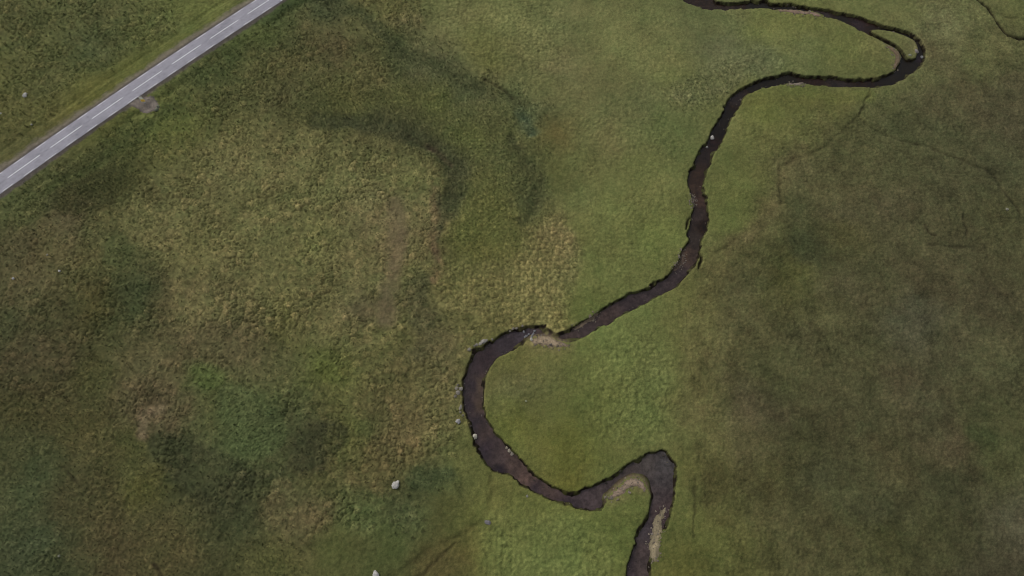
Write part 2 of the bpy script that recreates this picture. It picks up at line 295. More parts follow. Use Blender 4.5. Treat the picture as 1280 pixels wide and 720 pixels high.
# drawn-out stands of one growth: area or band, colour as seen, kind, softness of its edge (m), strength, half width of a band (m)
ZONES = [
 ('area', [(1150,110),(1090,124),(1045,150),(1010,195),(980,245),(930,303),(902,350),(896,420),(900,490),(912,570),(930,640),(945,740),(1330,760),(1330,95),(1240,95)], (69,68,47), 'h', 3.2, .22, 0),
 ('area', [(150,275),(165,245),(185,225),(215,205),(250,182),(290,165),(330,150),(365,152),(400,163),(440,168),(480,174),(515,182),(543,198),(556,222),(552,258),(546,300),(540,335),(520,362),(505,395),(490,435),(430,440),(380,432),(335,402),(285,400),(235,420),(212,400),(215,352),(200,312),(165,300)], (95,92,60), 'm', 2.6, .55, 0),
 ('band', [(395,152),(425,150),(455,155),(485,160),(512,168),(536,178),(556,192),(568,210)], (59,61,41), 'r', 2.0, .85, 2.1),
 ('band', [(560,195),(572,215),(570,238),(562,262)], (61,63,42), 'r', 2.2, .8, 2.8),
 ('band', [(535,182),(550,192),(560,203)], (66,58,45), 'r', 1.2, .5, .7),
 ('band', [(396,4),(440,8),(470,30),(486,52),(505,62),(530,78),(556,92),(584,106),(612,114),(640,122),(656,134)], (62,66,43), 'r', 2.2, .75, 1.9),
 ('band', [(640,170),(652,190),(666,212),(672,236),(668,258),(655,275)], (65,67,43), 'r', 2.0, .8, 1.4),
 ('band', [(650,140),(660,152),(668,165)], (66,76,56), 'r', 1.5, .7, 1.2),
 ('area', [(640,290),(668,272),(690,276),(712,280),(721,295),(719,330),(716,365),(708,392),(690,402),(650,400),(622,398),(600,392),(560,390),(540,380),(548,360),(580,350),(615,348),(640,335),(655,315)], (99,96,58), 'y', 3.0, .42, 0),
 ('area', [(672,282),(700,278),(719,288),(718,325),(704,330),(690,312),(676,300)], (116,107,69), 'y', 2.4, .6, 0),
 ('band', [(492,255),(498,280),(498,310),(490,335),(484,365),(482,400)], (98,88,66), 's', 2.2, .75, 1.9),
 ('area', [(435,380),(460,375),(485,372),(488,395),(470,402),(440,400)], (88,79,58), 's', 2, .6, 0),
 ('band', [(540,235),(543,262),(540,285),(545,310),(548,335),(540,350)], (88,76,56), 'm', 1.6, .7, 1.1),
 ('band', [(548,245),(550,275),(551,300)], (66,66,46), 'm', 1.0, .6, .7),
 ('band', [(520,352),(514,370),(520,395),(530,425),(520,440)], (68,68,46), 'm', 2.4, .6, 2.6),
 ('area', [(65,225),(85,212),(110,212),(140,205),(160,212),(150,235),(140,258),(110,270),(80,272),(68,250)], (56,57,34), 'r', 1.6, .75, 0),
 ('area', [(180,548),(198,535),(222,538),(248,552),(275,560),(300,578),(345,588),(372,575),(352,598),(318,606),(306,640),(285,650),(262,640),(232,618),(205,602),(182,575)], (55,58,38), 'm', 1.8, .8, 0),
 ('area', [(365,560),(372,538),(395,530),(420,530),(440,538),(428,566),(405,588),(385,594),(368,580)], (56,57,38), 'm', 1.8, .75, 0),
 ('area', [(245,455),(262,450),(280,458),(284,480),(272,490),(255,486),(244,474)], (72,82,46), 'f', 1.2, .6, 0),
 ('area', [(270,492),(290,482),(310,488),(330,495),(352,520),(366,540),(356,560),(335,572),(305,570),(285,556),(272,530)], (68,77,48), 'f', 1.8, .65, 0),
 ('area', [(392,455),(410,452),(422,462),(424,482),(408,484),(396,472)], (80,87,46), 'f', 1.2, .6, 0),
 ('band', [(174,548),(176,530),(182,518),(194,512),(205,508)], (97,86,66), 'm', 1.3, .9, 1.2),
 ('area', [(440,500),(470,490),(505,495),(535,505),(545,535),(535,562),(505,582),(475,585),(455,575),(470,540)], (88,81,54), 'm', 2.6, .4, 0),
 ('area', [(505,590),(530,578),(558,582),(572,592),(560,606),(530,612),(508,608)], (58,66,42), 'r', 1.8, .7, 0),
 ('area', [(130,440),(170,400),(225,395),(275,400),(320,415),(330,445),(300,470),(250,450),(205,480),(180,470),(150,470)], (81,77,53), 'm', 3, .35, 0),
 ('band', [(355,610),(330,640),(345,655),(380,655),(410,640)], (82,76,52), 'm', 2, .5, 2.0),
 ('area', [(430,605),(460,610),(490,625),(480,650),(450,670),(420,668),(410,640)], (72,79,48), 'm', 2.5, .6, 0),
 ('band', [(310,25),(340,12),(375,-2),(400,-12)], (54,64,38), 'f', 1.6, .7, 2.0),
 ('band', [(60,235),(110,212),(150,180),(180,155),(215,130)], (60,66,38), 'm', 1.6, .6, 1.4),
 ('area', [(985,300),(1010,290),(1035,310),(1040,332),(1015,338),(990,325)], (59,61,40), 'h', 2.2, .6, 0),
 ('area', [(1170,545),(1190,530),(1208,545),(1212,562),(1195,575),(1178,570)], (77,68,50), 'h', 2.0, .4, 0),
 ('area', [(1200,530),(1220,526),(1240,535),(1244,550),(1222,552),(1208,545)], (56,60,37), 'h', 1.4, .7, 0),
 ('band', [(1000,182),(985,200),(978,215),(972,240),(966,262),(940,290),(910,312)], (90,82,56), 'h', 2.2, .55, 1.6),
 ('band', [(890,330),(876,370),(872,420),(866,470),(862,520)], (89,84,54), 'h', 2.5, .5, 2.5),
 ('area', [(880,590),(905,580),(915,600),(905,625),(885,632),(875,612)], (74,70,43), 'h', 2, .6, 0),
 ('band', [(985,110),(1020,118),(1055,120),(1085,118)], (92,98,54), 's', 2.2, .5, 2.0),
 ('area', [(845,105),(880,85),(925,72),(970,68),(985,80),(950,92),(915,108),(890,125),(860,130),(840,122)], (90,92,64), 'r', 3, .5, 0),
 ('area', [(600,650),(640,640),(690,645),(740,655),(770,690),(765,730),(600,730),(605,690)], (95,102,59), 's', 3, .4, 0),
]
def zone_mask(kind, pts, soft, hw):
    p = smooth_line(gp(pts), 2, kind == 'area')
    m = soft + hw + 8
    ys, xs = window(p, m)
    x, y = GX[ys, xs] + wx[ys, xs] * .45, GY[ys, xs] + wy[ys, xs] * .45
    d = np.full(x.shape, 99.0)
    n = len(p)
    for i in range(n if kind == 'area' else n - 1):
        d = np.minimum(d, seg_dist(x, y, p[i], p[(i + 1) % n]))
    if kind == 'area':
        I = np.zeros(x.shape, bool)
        for i in range(n):
            (x1, y1), (x2, y2) = p[i], p[(i + 1) % n]
            c = (y1 > y) != (y2 > y)
            with np.errstate(divide='ignore', invalid='ignore'):
                I ^= c & (x < (x2 - x1) * (y - y1) / (y2 - y1) + x1)
        d = np.where(I, -d, d)
    else:
        d = d - hw
    return ys, xs, sstep(soft * .6, -soft * .6, d)
zfray = fbm(GX, GY, 4.5, 4, 7, .65)
DIP = np.zeros((NY, NX))
for kind, pts, rgb, gk, soft, strength, hw in ZONES:
    ys, xs, m = zone_mask(kind, pts, soft, hw)
    m = m * np.clip(strength * (1 + 1.1 * zfray[ys, xs]), 0, 1)
    if kind == 'band' and gk == 'r':
        DIP[ys, xs] = np.maximum(DIP[ys, xs], m)
    tgt = np.concatenate([lin(rgb), np.eye(6)[KINDS.index(gk)]])
    VAL[ys, xs] += m[..., None] * (tgt - VAL[ys, xs])
GC = VAL[..., :3].copy()
WT = VAL[..., 3:]
WM, WR, WY, WS, WH, WF = [sstep(.15, .85, WT[..., k]) for k in range(6)]

# ------------------------------------------------------------------ stream fields
A, B = gp(BANK_A), gp(BANK_B)
STREAM = np.concatenate([smooth_line(A), smooth_line(B)[::-1]])
isl = smooth_line(gp(ISLAND), 1, True)
S = sdf(STREAM)
S = np.maximum(S, -sdf(isl))
rough_edge = fbm(GX, GY, 1.9, 3, 21, .7) * .42 + fbm(GX, GY, 9, 1, 22) * .15
slump = sstep(.22, .5, fbm(GX, GY, 3.4, 2, 23)) * .75 - sstep(.3, .55, fbm(GX, GY, 2.2, 2, 24)) * .55
near_isl = np.exp(-(np.maximum(line_dist(isl, 6, True), 0) / 2.0) ** 2)
S = S + (rough_edge * .85 - slump * .45) * (1 - .75 * near_isl)
BARP = [smooth_line(gp(b[1]), 1, True) for b in BARS]
BD = np.full((NY, NX), 99.0)
BD2 = BD.copy()
for i_, b in enumerate(BARP):
    d_ = np.maximum(sdf(b, 6), 0)
    BD = np.minimum(BD, d_)
    if i_ in (0, 1):
        BD2 = np.minimum(BD2, d_)
WATER_Z = -0.8

# ------------------------------------------------------------------ heights
h = fbm(GX, GY, 70, 2, 31) * .55 + fbm(GX, GY, 18, 2, 32) * .22
far = sstep(180, 900, np.hypot(GX, GY - 70))
h = h + far * (fbm(GX, GY, 700, 3, 33) * 55 + 12)
flat_near = sstep(2.2, 14, np.abs(S))
h = h * (.25 + .75 * flat_near)
# tussocks: cells of three sizes
jx = fbm(GX, GY, 1.1, 3, 46, .7); jy = fbm(GX, GY, 1.1, 3, 47, .7)
c1, c1b, id1 = worley(GX + jx * .45, GY + jy * .45, 1.75, 41)
c2, c2b, id2 = worley(GX + jx * .24, GY + jy * .24, 1.02, 43)
c3, c3b, id3 = worley(GX + jx * .2, GY + jy * .2, .62, 45)
dome = lambda f: np.clip(1 - (f / .72) ** 2, 0, 1)
t1 = dome(c1) * (.45 + .75 * id1)
t2 = dome(c2) * (.45 + .75 * id2)
t3 = dome(c3) * (.45 + .75 * id3)
th = fbm(GX, GY, 28, 2, 56) * 2.2 + .9
us, vs_ = GX * np.cos(th) + GY * np.sin(th), -GX * np.sin(th) + GY * np.cos(th)
us = us + jx * .5; vs_ = vs_ + jy * .3
strk = perlin(us / 2.4, vs_ / .75, 57) + .6 * perlin(us / 1.2, vs_ / .42, 58)
tp = .34 + .30 * fbm(GX, GY, 15, 3, 59)
for pts_, k_ in (([(740,440),(800,415),(850,440),(858,520),(835,560),(770,562),(735,520)], .55), ([(600,650),(640,640),(700,648),(760,660),(770,735),(600,735)], .55),
               ([(845,105),(880,80),(930,66),(985,68),(985,84),(950,96),(915,110),(890,128),(850,132)], .6), ([(500,-8),(690,-8),(720,50),(690,115),(600,95),(540,60)], .4),
               ([(700,150),(790,120),(850,150),(830,200),(740,220),(690,200)], .3), ([(640,510),(720,490),(725,570),(700,600),(650,560)], -.25), ([(720,280),(840,240),(845,310),(770,360),(725,360)], .15)):
    ys, xs, m = zone_mask('area', pts_, 5.0, 0)
    tp[ys, xs] += k_ * m * (1 + .8 * zfray[ys, xs])
tp = np.clip(tp, 0, 1.1)
patch = .25 + 1.0 * sstep(-.35, .5, fbm(GX, GY, 10, 3, 51))
n1 = fbm(GX, GY, 1.3, 2, 52)
n2 = fbm(GX, GY, .6, 1, 53)
relief = (WM * patch * (.12 * t1 + .09 * t2 + .10 * t3 + .11 * n1 + .11 * n2 + .12 * strk)
          + WR * patch * (.06 * t1 + .15 * t2 + .13 * t3 + .12 * n2 + .06 * strk)
          + WY * (.08 * t1 + .25 * t2 + .12 * t3 + .08 * n2)
          + WS * ((.3 + 1.3 * tp) * (.08 * t1 + .12 * t2 + .07 * t3 + .06 * n1 + .05 * n2))
          + WH * (.06 * t1 * patch + .10 * t2 * patch + .09 * t3 + .09 * n1 + .06 * n2)
          + WF * (.10 * t1 + .10 * t2 + .10 * n1 + .22 * strk))
near_road = sstep(RW + .3, RW + 4.5, RD)
relief *= (.12 + .88 * near_road)
relief *= .35 + .65 * sstep(.0, 1.6, S)
crev = sstep(.16, .0, c1b - c1) * patch
relief -= crev * (.27 * WM + .11 * WS * sstep(-.1, .4, fbm(GX, GY, 22, 2, 55)) + .05 * WH)
z = h + relief - .55 * DIP
# road bench, its shoulders and the ditch on the stream side
shoulder = sstep(RW + .9, RW + 4.2, RD)
z = z * shoulder + (ROAD_Z - .06 - .10 * sstep(RW - .1, RW + 1.2, RD)) * (1 - shoulder)
z -= .38 * np.exp(-((RDS - (RW + 4.0)) / 1.1) ** 2) * (.6 + .8 * fbm(GX, GY, 8, 2, 61))
z -= .22 * np.exp(-((RDS + (RW + 5.0)) / .8) ** 2)
# narrow cuts
bare = np.zeros((NY, NX))
for pts, hw, dep, br in CUTS:
    p = smooth_line(gp(pts), 2)
    ys, xs = window(p, 3)
    d = np.full(GX[ys, xs].shape, 99.0)
    wob = .55 if br < .9 else .2
    ux, uy = GX[ys, xs] + fbm(GX[ys, xs], GY[ys, xs], 4.0, 3, 76) * wob * 1.8, GY[ys, xs] + fbm(GX[ys, xs], GY[ys, xs], 4.0, 3, 77) * wob * 1.8
    for i in range(len(p) - 1):
        d = np.minimum(d, seg_dist(ux, uy, p[i], p[i + 1]))
    if br < .9: hw, dep, br = hw * .8, dep * .95, min(br * 1.15, .85)
    d = np.maximum(d + fbm(GX[ys, xs], GY[ys, xs], 1.6, 2, 71) * .3, 0)
    k = np.exp(-(d / hw) ** 2) * (.65 + .7 * (fbm(GX[ys, xs], GY[ys, xs], 3.5, 2, 72) + .3))
    z[ys, xs] -= dep * k
    bare[ys, xs] = np.maximum(bare[ys, xs], br * np.clip(k * 1.3, 0, 1))
# the channel
gentle = np.exp(-(BD2 / 1.8) ** 2)
wb = .5 + gentle * 2.4 + .9 * sstep(.05, .5, fbm(GX, GY, 5, 2, 73)) + .25 * fbm(GX, GY, 1.2, 2, 74)
t = np.clip(-S / np.maximum(wb, .3), 0, 1)
deep = sstep(0, 3.0, -S)
bed = WATER_Z - .12 - .5 * deep * (1 - .5 * gentle)
zc = z + (bed - z) * (t * t * (3 - 2 * t))
inch = S < 0
z = np.where(inch, zc, z)
lip = np.exp(-((S - .35) / .35) ** 2) * (1 - gentle)
z += np.where(S > 0, lip * (.14 * fbm(GX, GY, 1.5, 2, 75) + .03), 0)
Z = z

# ------------------------------------------------------------------ ground colour (what grows there, bare peat, sand, grit)
K = 1.0
col = GC * K * (1 - WH[..., None] * np.array([.035, .0, .01]))
# mottling of the sward, at several sizes
m1 = fbm(GX, GY, 11, 3, 81); m2 = fbm(GX, GY, 3.2, 3, 82); m3 = fbm(GX, GY, .95, 2, 83, .8)
grain = rng.random(GX.shape) - .5
m4 = fbm(GX, GY, 5.5, 4, 89, .65)
spots = sstep(.30, .62, fbm(GX, GY, 2.6, 3, 90, .6)) * sstep(-.2, .4, m1)
m5 = fbm(GX, GY, 26, 3, 95)
amp = 1 + m1 * (.20 + .10 * WH) + m2 * (.24 + .14 * WH - .08 * WS) + (m3 * (.30 + .06 * WM) + grain * .26) * (1 - WS * (.48 - .75 * tp)) + m4 * (.20 + .12 * WH + .10 * WM) - spots * (.30 * WH + .16 * WM + .10 * WS) + m5 * .08 + strk * (.17 * WM + .16 * WF + .08 * WR + .05 * WH + .04 * WS)
# tops of tussocks carry dead straw, hollows stay mossy
topw = WM * (t1 - .38) * .5 + WR * (t2 - .38) * .65 + WY * (t2 - .34) * 1.05 + WF * (t1 * .5 + t2 * .5 - .38) * .6 + WS * tp * ((t2 - .38) * .28 + (t3 - .38) * .2) + WH * (t3 - .38) * .30
amp = amp * (1 + topw)
col = col * np.clip(amp, .25, 2.2)[..., None]
straw = (m5 * (.25 + .2 * WS) + grain * .25) * (1 - .4 * WH) + (WM * .38 * (id1 - .5) + WR * .35 * (id2 - .5) + WY * .35 * (id2 - .5) + WS * .16 * (id2 - .5) + WH * .25 * (id2 - .5)) + fbm(GX, GY, 5.5, 3, 84) * .30 + m3 * .12
col[..., 0] *= 1 + .34 * straw
col[..., 1] *= 1 + .10 * straw
col[..., 2] *= 1 + .20 * straw
PEAT = lin((30, 24, 18)) * .85
# mown streaks that run with the road
st = perlin(RS / 14, RDS / .55, 85) + .6 * perlin(RS / 6, RDS / .3, 86)
edge = (RD > RW) & (RD < 15)
k = np.where(edge, sstep(15, 6, RD), 0)
col *= (1 + .20 * k * st * (RDS < 0) + .10 * k * st * (RDS > 0))[..., None]
# gritty shoulders
rag = fbm(GX, GY, 2.2, 3, 87) * .9 + perlin(RS / 5, RDS / .8, 88) * .35
rag = rag + .7 * fbm(GX, GY, 14, 2, 92)
far_side = sstep(RW + 2.4, RW + .7, RD + rag) * (RDS < 0)
near_side = sstep(RW + 1.25, RW + .45, RD + rag * .6) * (RDS > 0)
gritn = (1 + .35 * m3 + .2 * m2)[..., None]
col = col * (1 - far_side[..., None] * .86) + lin((106, 98, 91)) * gritn * far_side[..., None] * .86
col = col * (1 - near_side[..., None] * .85) + lin((74, 68, 66)) * gritn * near_side[..., None] * .85
tar = sstep(RW + .75, RW + .2, RD + rag * .25)
col = col * (1 - tar[..., None] * .6) + lin((66, 60, 62)) * gritn * tar[..., None] * .6
# bare peat in the cuts and on the stream banks, silt on the bed, sand at the bars
col = col * (1 - bare[..., None] * .9) + PEAT * bare[..., None] * .9
face = sstep(.06, .22, t) * inch * np.clip(.85 + 1.1 * fbm(GX, GY, 1.5, 2, 96), .68, 1)
sandy = np.exp(-(BD2 / 1.0) ** 2)
bankc = PEAT * (1 + .6 * m3)[..., None] * (1 - sandy[..., None]) + lin((98, 86, 70)) * (1 + .3 * m3)[..., None] * sandy[..., None]
col = col * (1 - face[..., None]) + bankc * face[..., None]
dry = np.exp(-(BD2 / 1.6) ** 2) * (S > -.1) * sstep(-.2, .4, m2 + .25)
col = col * (1 - dry[..., None] * .45) + lin((112, 100, 72)) * dry[..., None] * .45
col = np.clip(col, .002, .6)
clump = sstep(.78, .95, id1) * t1 * patch * np.clip(.6 + 1.4 * n1, 0, 1.6)
col = col * (1 + .22 * WM * clump + .12 * WR * sstep(.8, .92, id2) * t2)[..., None] * (1 + WM[..., None] * clump[..., None] * np.array([.10, .02, .06]))
col = col * (1 + .19 * WM + .13 * WR + .20 * WF + .08 * WY)[..., None]
col = col * (1 + WY[..., None] * np.array([.0, -.025, .09]))
ALB = 0.86                                # seen colour -> surface colour under this light
GCOL = col * ALB * np.array([1.0, 1.0, .92])

# ------------------------------------------------------------------ object helpers
def tag(o, label=None, cat=None, group=None, kind=None):
    if label: o['label'] = label
    if cat: o['category'] = cat
    if group: o['group'] = group
    if kind: o['kind'] = kind
    return o

def mesh_np(name, verts, faces, mat, parent=None, colors=None, smooth=True):
    """verts (n,3); faces (m,k) array of one size"""
    me = bpy.data.meshes.new(name)
    verts = np.ascontiguousarray(verts, np.float32); faces = np.ascontiguousarray(faces, np.int32)
    me.vertices.add(len(verts)); me.vertices.foreach_set('co', verts.ravel())
    n, kk = faces.shape
    me.loops.add(n * kk); me.loops.foreach_set('vertex_index', faces.ravel())
    me.polygons.add(n)
    me.polygons.foreach_set('loop_start', np.arange(0, n * kk, kk, dtype=np.int32))
    me.polygons.foreach_set('loop_total', np.full(n, kk, np.int32))
    me.polygons.foreach_set('use_smooth', np.full(n, smooth))
    if colors is not None:
        at = me.color_attributes.new('Col', 'FLOAT_COLOR', 'POINT')
        c = np.ones((len(verts), 4), np.float32); c[:, :3] = colors
        at.data.foreach_set('color', c.ravel())
    me.update(calc_edges=True); me.validate()
    me.materials.append(mat)
    o = bpy.data.objects.new(name, me); COL.objects.link(o)
    if parent: o.parent = parent
    return o

def bm_obj(name, bm, mat, parent=None, smooth=False):
    me = bpy.data.meshes.new(name); bm.to_mesh(me); bm.free()
    for p in me.polygons: p.use_smooth = smooth
    me.materials.append(mat)
    o = bpy.data.objects.new(name, me); COL.objects.link(o)
    if parent: o.parent = parent
    return o

def new_mat(name, rough=.9, spec=.2):
    m = bpy.data.materials.new(name); m.use_nodes = True
    b = m.node_tree.nodes['Principled BSDF']
    b.inputs['Roughness'].default_value = rough
    b.inputs['Specular IOR Level'].default_value = spec
    return m, m.node_tree, b

def noise_node(nt, scale, detail=4, rough=.6, dist=0):
    n = nt.nodes.new('ShaderNodeTexNoise')
    n.inputs['Scale'].default_value = scale; n.inputs['Detail'].default_value = detail
    n.inputs['Roughness'].default_value = rough; n.inputs['Distortion'].default_value = dist
    tc = nt.nodes.new('ShaderNodeTexCoord'); nt.links.new(tc.outputs['Object'], n.inputs['Vector'])
    return n

def map_range(nt, src, a, b, lo, hi):
    r = nt.nodes.new('ShaderNodeMapRange')
    r.inputs['From Min'].default_value = a; r.inputs['From Max'].default_value = b
    r.inputs['To Min'].default_value = lo; r.inputs['To Max'].default_value = hi
    nt.links.new(src, r.inputs['Value']); return r.outputs['Result']

def mult(nt, colr, fac):
    m = nt.nodes.new('ShaderNodeVectorMath'); m.operation = 'SCALE'
    nt.links.new(colr, m.inputs[0]); nt.links.new(fac, m.inputs['Scale'])
    return m.outputs['Vector']

def attr_mat(name, rough, spec, lo, hi, scale, bump=0., bscale=6., bdist=.1):
    m, nt, b = new_mat(name, rough, spec)
    a = nt.nodes.new('ShaderNodeAttribute'); a.attribute_name = 'Col'
    n = noise_node(nt, scale, 5, .7)
    nt.links.new(mult(nt, a.outputs['Color'], map_range(nt, n.outputs['Fac'], .25, .75, lo, hi)), b.inputs['Base Color'])
    if bump:
        n2 = noise_node(nt, bscale, 4, .65)
        bp = nt.nodes.new('ShaderNodeBump'); bp.inputs['Strength'].default_value = bump; bp.inputs['Distance'].default_value = bdist
        nt.links.new(n2.outputs['Fac'], bp.inputs['Height']); nt.links.new(bp.outputs['Normal'], b.inputs['Normal'])
    return m

M_GROUND = attr_mat('moor_turf', .95, .08, .68, 1.32, 3.2, .5, 4.5, .12)
M_BLADE = attr_mat('grass_blades', .8, .15, .85, 1.15, 1.5)
M_GRAVEL = attr_mat('gravel', .9, .15, .6, 1.4, 3.0, .6, 5, .1)

# ------------------------------------------------------------------ ground
idx = np.arange(NX * NY).reshape(NY, NX)
faces = np.stack([idx[:-1, :-1], idx[:-1, 1:], idx[1:, 1:], idx[1:, :-1]], -1).reshape(-1, 4)
ground = mesh_np('ground', np.stack([GX, GY, Z], -1).reshape(-1, 3), faces, M_GROUND, colors=GCOL.reshape(-1, 3))
tag(ground, 'rough green and brown moorland cut by the stream', 'ground', kind='structure')

def ground_z(x, y):
    x, y = np.asarray(x, float), np.asarray(y, float)
    i = np.clip(np.searchsorted(XS, x) - 1, 0, NX - 2); j = np.clip(np.searchsorted(YS, y) - 1, 0, NY - 2)
    a = (x - XS[i]) / (XS[i + 1] - XS[i]); b = (y - YS[j]) / (YS[j + 1] - YS[j])
    return Z[j, i] * (1 - a) * (1 - b) + Z[j, i + 1] * a * (1 - b) + Z[j + 1, i] * (1 - a) * b + Z[j + 1, i + 1] * a * b

def grid_at(Fd, x, y):
    i = np.clip(np.searchsorted(XS, x), 0, NX - 1); j = np.clip(np.searchsorted(YS, y), 0, NY - 1)
    return Fd[j, i]

# ------------------------------------------------------------------ water
W = parse(WPTS)
wxy = gp([(float(a[0]), float(a[1])) for a in W]); wcol = lin([[float(v) for v in a[2:5]] for a in W])
x0, x1 = np.searchsorted(XS, [-15, 150]); y0, y1 = np.searchsorted(YS, [-95, 260])
sub = (slice(y0, y1), slice(x0, x1))
wetc = S[sub] < 1.0
wi = -np.ones(wetc.shape, np.int64)
FW = field(wxy, wcol, -30, 155, -40, 180, .8, 3.0, .6)
gx_, gy_ = GX[sub], GY[sub]
quad = wetc[:-1, :-1] & wetc[:-1, 1:] & wetc[1:, 1:] & wetc[1:, :-1]
need = np.zeros(wetc.shape, bool)
need[:-1, :-1] |= quad; need[:-1, 1:] |= quad; need[1:, 1:] |= quad; need[1:, :-1] |= quad
wi[need] = np.arange(need.sum())
vx, vy = gx_[need], gy_[need]
cw = sample(FW, vx + fbm(vx, vy, 5, 2, 91) * 1.2, vy + fbm(vx, vy, 5, 2, 92) * 1.2)
cw = cw * (1.08 - .30 * sstep(70, 108, vy))[:, None]
cw = np.maximum(cw - np.array([.012, .0120, .0150]), np.array([.0062, .0040, .0018])) * np.array([.91, .95, .90])
cw = cw * np.clip(1 + .65 * fbm(vx, vy, 2.6, 4, 93, .65) + .5 * np.maximum(fbm(vx, vy, .9, 2, 94), 0), .3, 2)[:, None]
wf = np.stack([wi[:-1, :-1][quad], wi[:-1, 1:][quad], wi[1:, 1:][quad], wi[1:, :-1][quad]], -1)
mw, nt, b = new_mat('peaty_water', .10, .4)
b.inputs['IOR'].default_value = 1.33
a = nt.nodes.new('ShaderNodeAttribute'); a.attribute_name = 'Col'
n = noise_node(nt, 1.1, 6, .7, .4)
nt.links.new(mult(nt, a.outputs['Color'], map_range(nt, n.outputs['Fac'], .25, .75, .45, 1.55)), b.inputs['Base Color'])
n2 = noise_node(nt, 2.2, 4, .6, .6)
bp = nt.nodes.new('ShaderNodeBump'); bp.inputs['Strength'].default_value = .9; bp.inputs['Distance'].default_value = .10
nt.links.new(n2.outputs['Fac'], bp.inputs['Height']); nt.links.new(bp.outputs['Normal'], b.inputs['Normal'])
water = mesh_np('stream', np.stack([vx, vy, np.full(len(vx), WATER_Z)], -1), wf, mw, colors=cw)
tag(water, 'dark peaty stream winding across the moor', 'stream', kind='structure')

# ------------------------------------------------------------------ gravel bars and the gravel patch by the road
def drape(name, poly, rgb, label, cat, lift, edge_w, seed, kind='structure'):
    st = .2
    gx, gy = np.arange(poly[:, 0].min() - .8, poly[:, 0].max() + .8, st), np.arange(poly[:, 1].min() - .8, poly[:, 1].max() + .8, st)
    X, Y = np.meshgrid(gx, gy)
    D = np.full(X.shape, 99.0); I = np.zeros(X.shape, bool)
    for i in range(len(poly)):
        a, b = poly[i], poly[(i + 1) % len(poly)]
        D = np.minimum(D, seg_dist(X, Y, a, b))
        c = (a[1] > Y) != (b[1] > Y)
        with np.errstate(divide='ignore', invalid='ignore'):
            I ^= c & (X < (b[0] - a[0]) * (Y - a[1]) / (b[1] - a[1]) + a[0])
    s = np.where(I, -D, D) + fbm(X, Y, 1.6, 4, seed, .65) * .62
    base = np.maximum(ground_z(X, Y), WATER_Z - .02)
    zz = base + lift * np.clip(-s / edge_w, -1.5, 1) + .05 * fbm(X, Y, .8, 2, seed + 3)
    keep = s < .35
    q = keep[:-1, :-1] & keep[:-1, 1:] & keep[1:, 1:] & keep[1:, :-1]
    need = np.zeros(X.shape, bool)
    need[:-1, :-1] |= q; need[:-1, 1:] |= q; need[1:, 1:] |= q; need[1:, :-1] |= q
    ii = -np.ones(X.shape, np.int64); ii[need] = np.arange(need.sum())
    c = lin(rgb) * ALB * (1 + .35 * fbm(X, Y, 1.7, 3, seed + 5) + .25 * fbm(X, Y, .5, 2, seed + 6))[..., None]
    wet = sstep(-1.2 * edge_w, .05, s)[..., None]
    c = c * (1.06 - .42 * wet)
    f = np.stack([ii[:-1, :-1][q], ii[:-1, 1:][q], ii[1:, 1:][q], ii[1:, :-1][q]], -1)
    o = mesh_np(name, np.stack([X, Y, zz], -1)[need], f, M_GRAVEL, colors=np.clip(c, .01, .7)[need])
    return tag(o, label, cat, kind=kind)

for i, (lb, pts, rgb) in enumerate(BARS):
    drape('gravel_bar', BARP[i], rgb, lb, 'gravel bar', .085, .45 if i < 2 else .7 if i == 2 else .3, 100 + 9 * i)
LAYBY = [(160,131.5),(167,127),(173,123),(181,122.5),(187,120),(192,120),(195,125),(198,130),(199,135),(196,139),(190,139),(184,141.5),(178,141),(175,136),(168,134.5)]
drape('gravel_patch', smooth_line(gp(LAYBY), 1, True), (103, 95, 87), 'small grey brown gravel patch at the edge of the road under the yellow and white sign', 'gravel patch', .07, .5, 301)

# ------------------------------------------------------------------ road and its painted lines
def ribbon(s0, s1, off, hw, zz, crown=0., step=1.5, cols=(-1, 1)):
    n = max(2, int(abs(s1 - s0) / step) + 1)
    s = np.linspace(s0, s1, n)
    c, nn = road_xy(s), road_n(s)
    rows = []
    for k in cols:
        p = c + nn * (off + hw * k)
        rows.append(np.concatenate([p, np.full((n, 1), zz - crown * abs(k) ** 2)], 1))
    v = np.stack(rows, 1).reshape(-1, 3)
    m = len(cols)
    i = np.arange(n * m).reshape(n, m)
    f = np.stack([i[:-1, :-1], i[:-1, 1:], i[1:, 1:], i[1:, :-1]], -1).reshape(-1, 4)
    return v, f

def joined(parts):
    V, Fs, o = [], [], 0
    for v, f in parts:
        V.append(v); Fs.append(f + o); o += len(v)
    return np.concatenate(V), np.concatenate(Fs)

CROWN = .05
mr, nt, b = new_mat('worn_asphalt', .85, .25)
a = nt.nodes.new('ShaderNodeAttribute'); a.attribute_name = 'Col'
n = noise_node(nt, 1.6, 6, .7); n2 = noise_node(nt, 18, 3, .7)
c_ = mult(nt, a.outputs['Color'], map_range(nt, n.outputs['Fac'], .25, .75, .88, 1.12))
nt.links.new(mult(nt, c_, map_range(nt, n2.outputs['Fac'], .25, .75, .9, 1.1)), b.inputs['Base Color'])
kk = (-1, -.93, -.86, -.74, -.62, -.5, -.36, -.24, -.12, 0, .12, .24, .36, .5, .62, .74, .86, .93, 1)
v, f = ribbon(-420, 515, 0, RW, ROAD_Z, CROWN, .6, kk)
ofs = np.tile(np.array(kk) * RW, len(v) // len(kk))
rc = np.tile(lin((130, 128, 135)) * .90, (len(v), 1))
pat = sstep(.15, .3, fbm(v[:, 0], v[:, 1], 9, 2, 203)) * .10 * (fbm(v[:, 0] + ofs * 3, v[:, 1], 30, 1, 204) > 0)
crack = np.exp(-(fbm(v[:, 0], v[:, 1], 3.5, 3, 205) / .02) ** 2) * .22
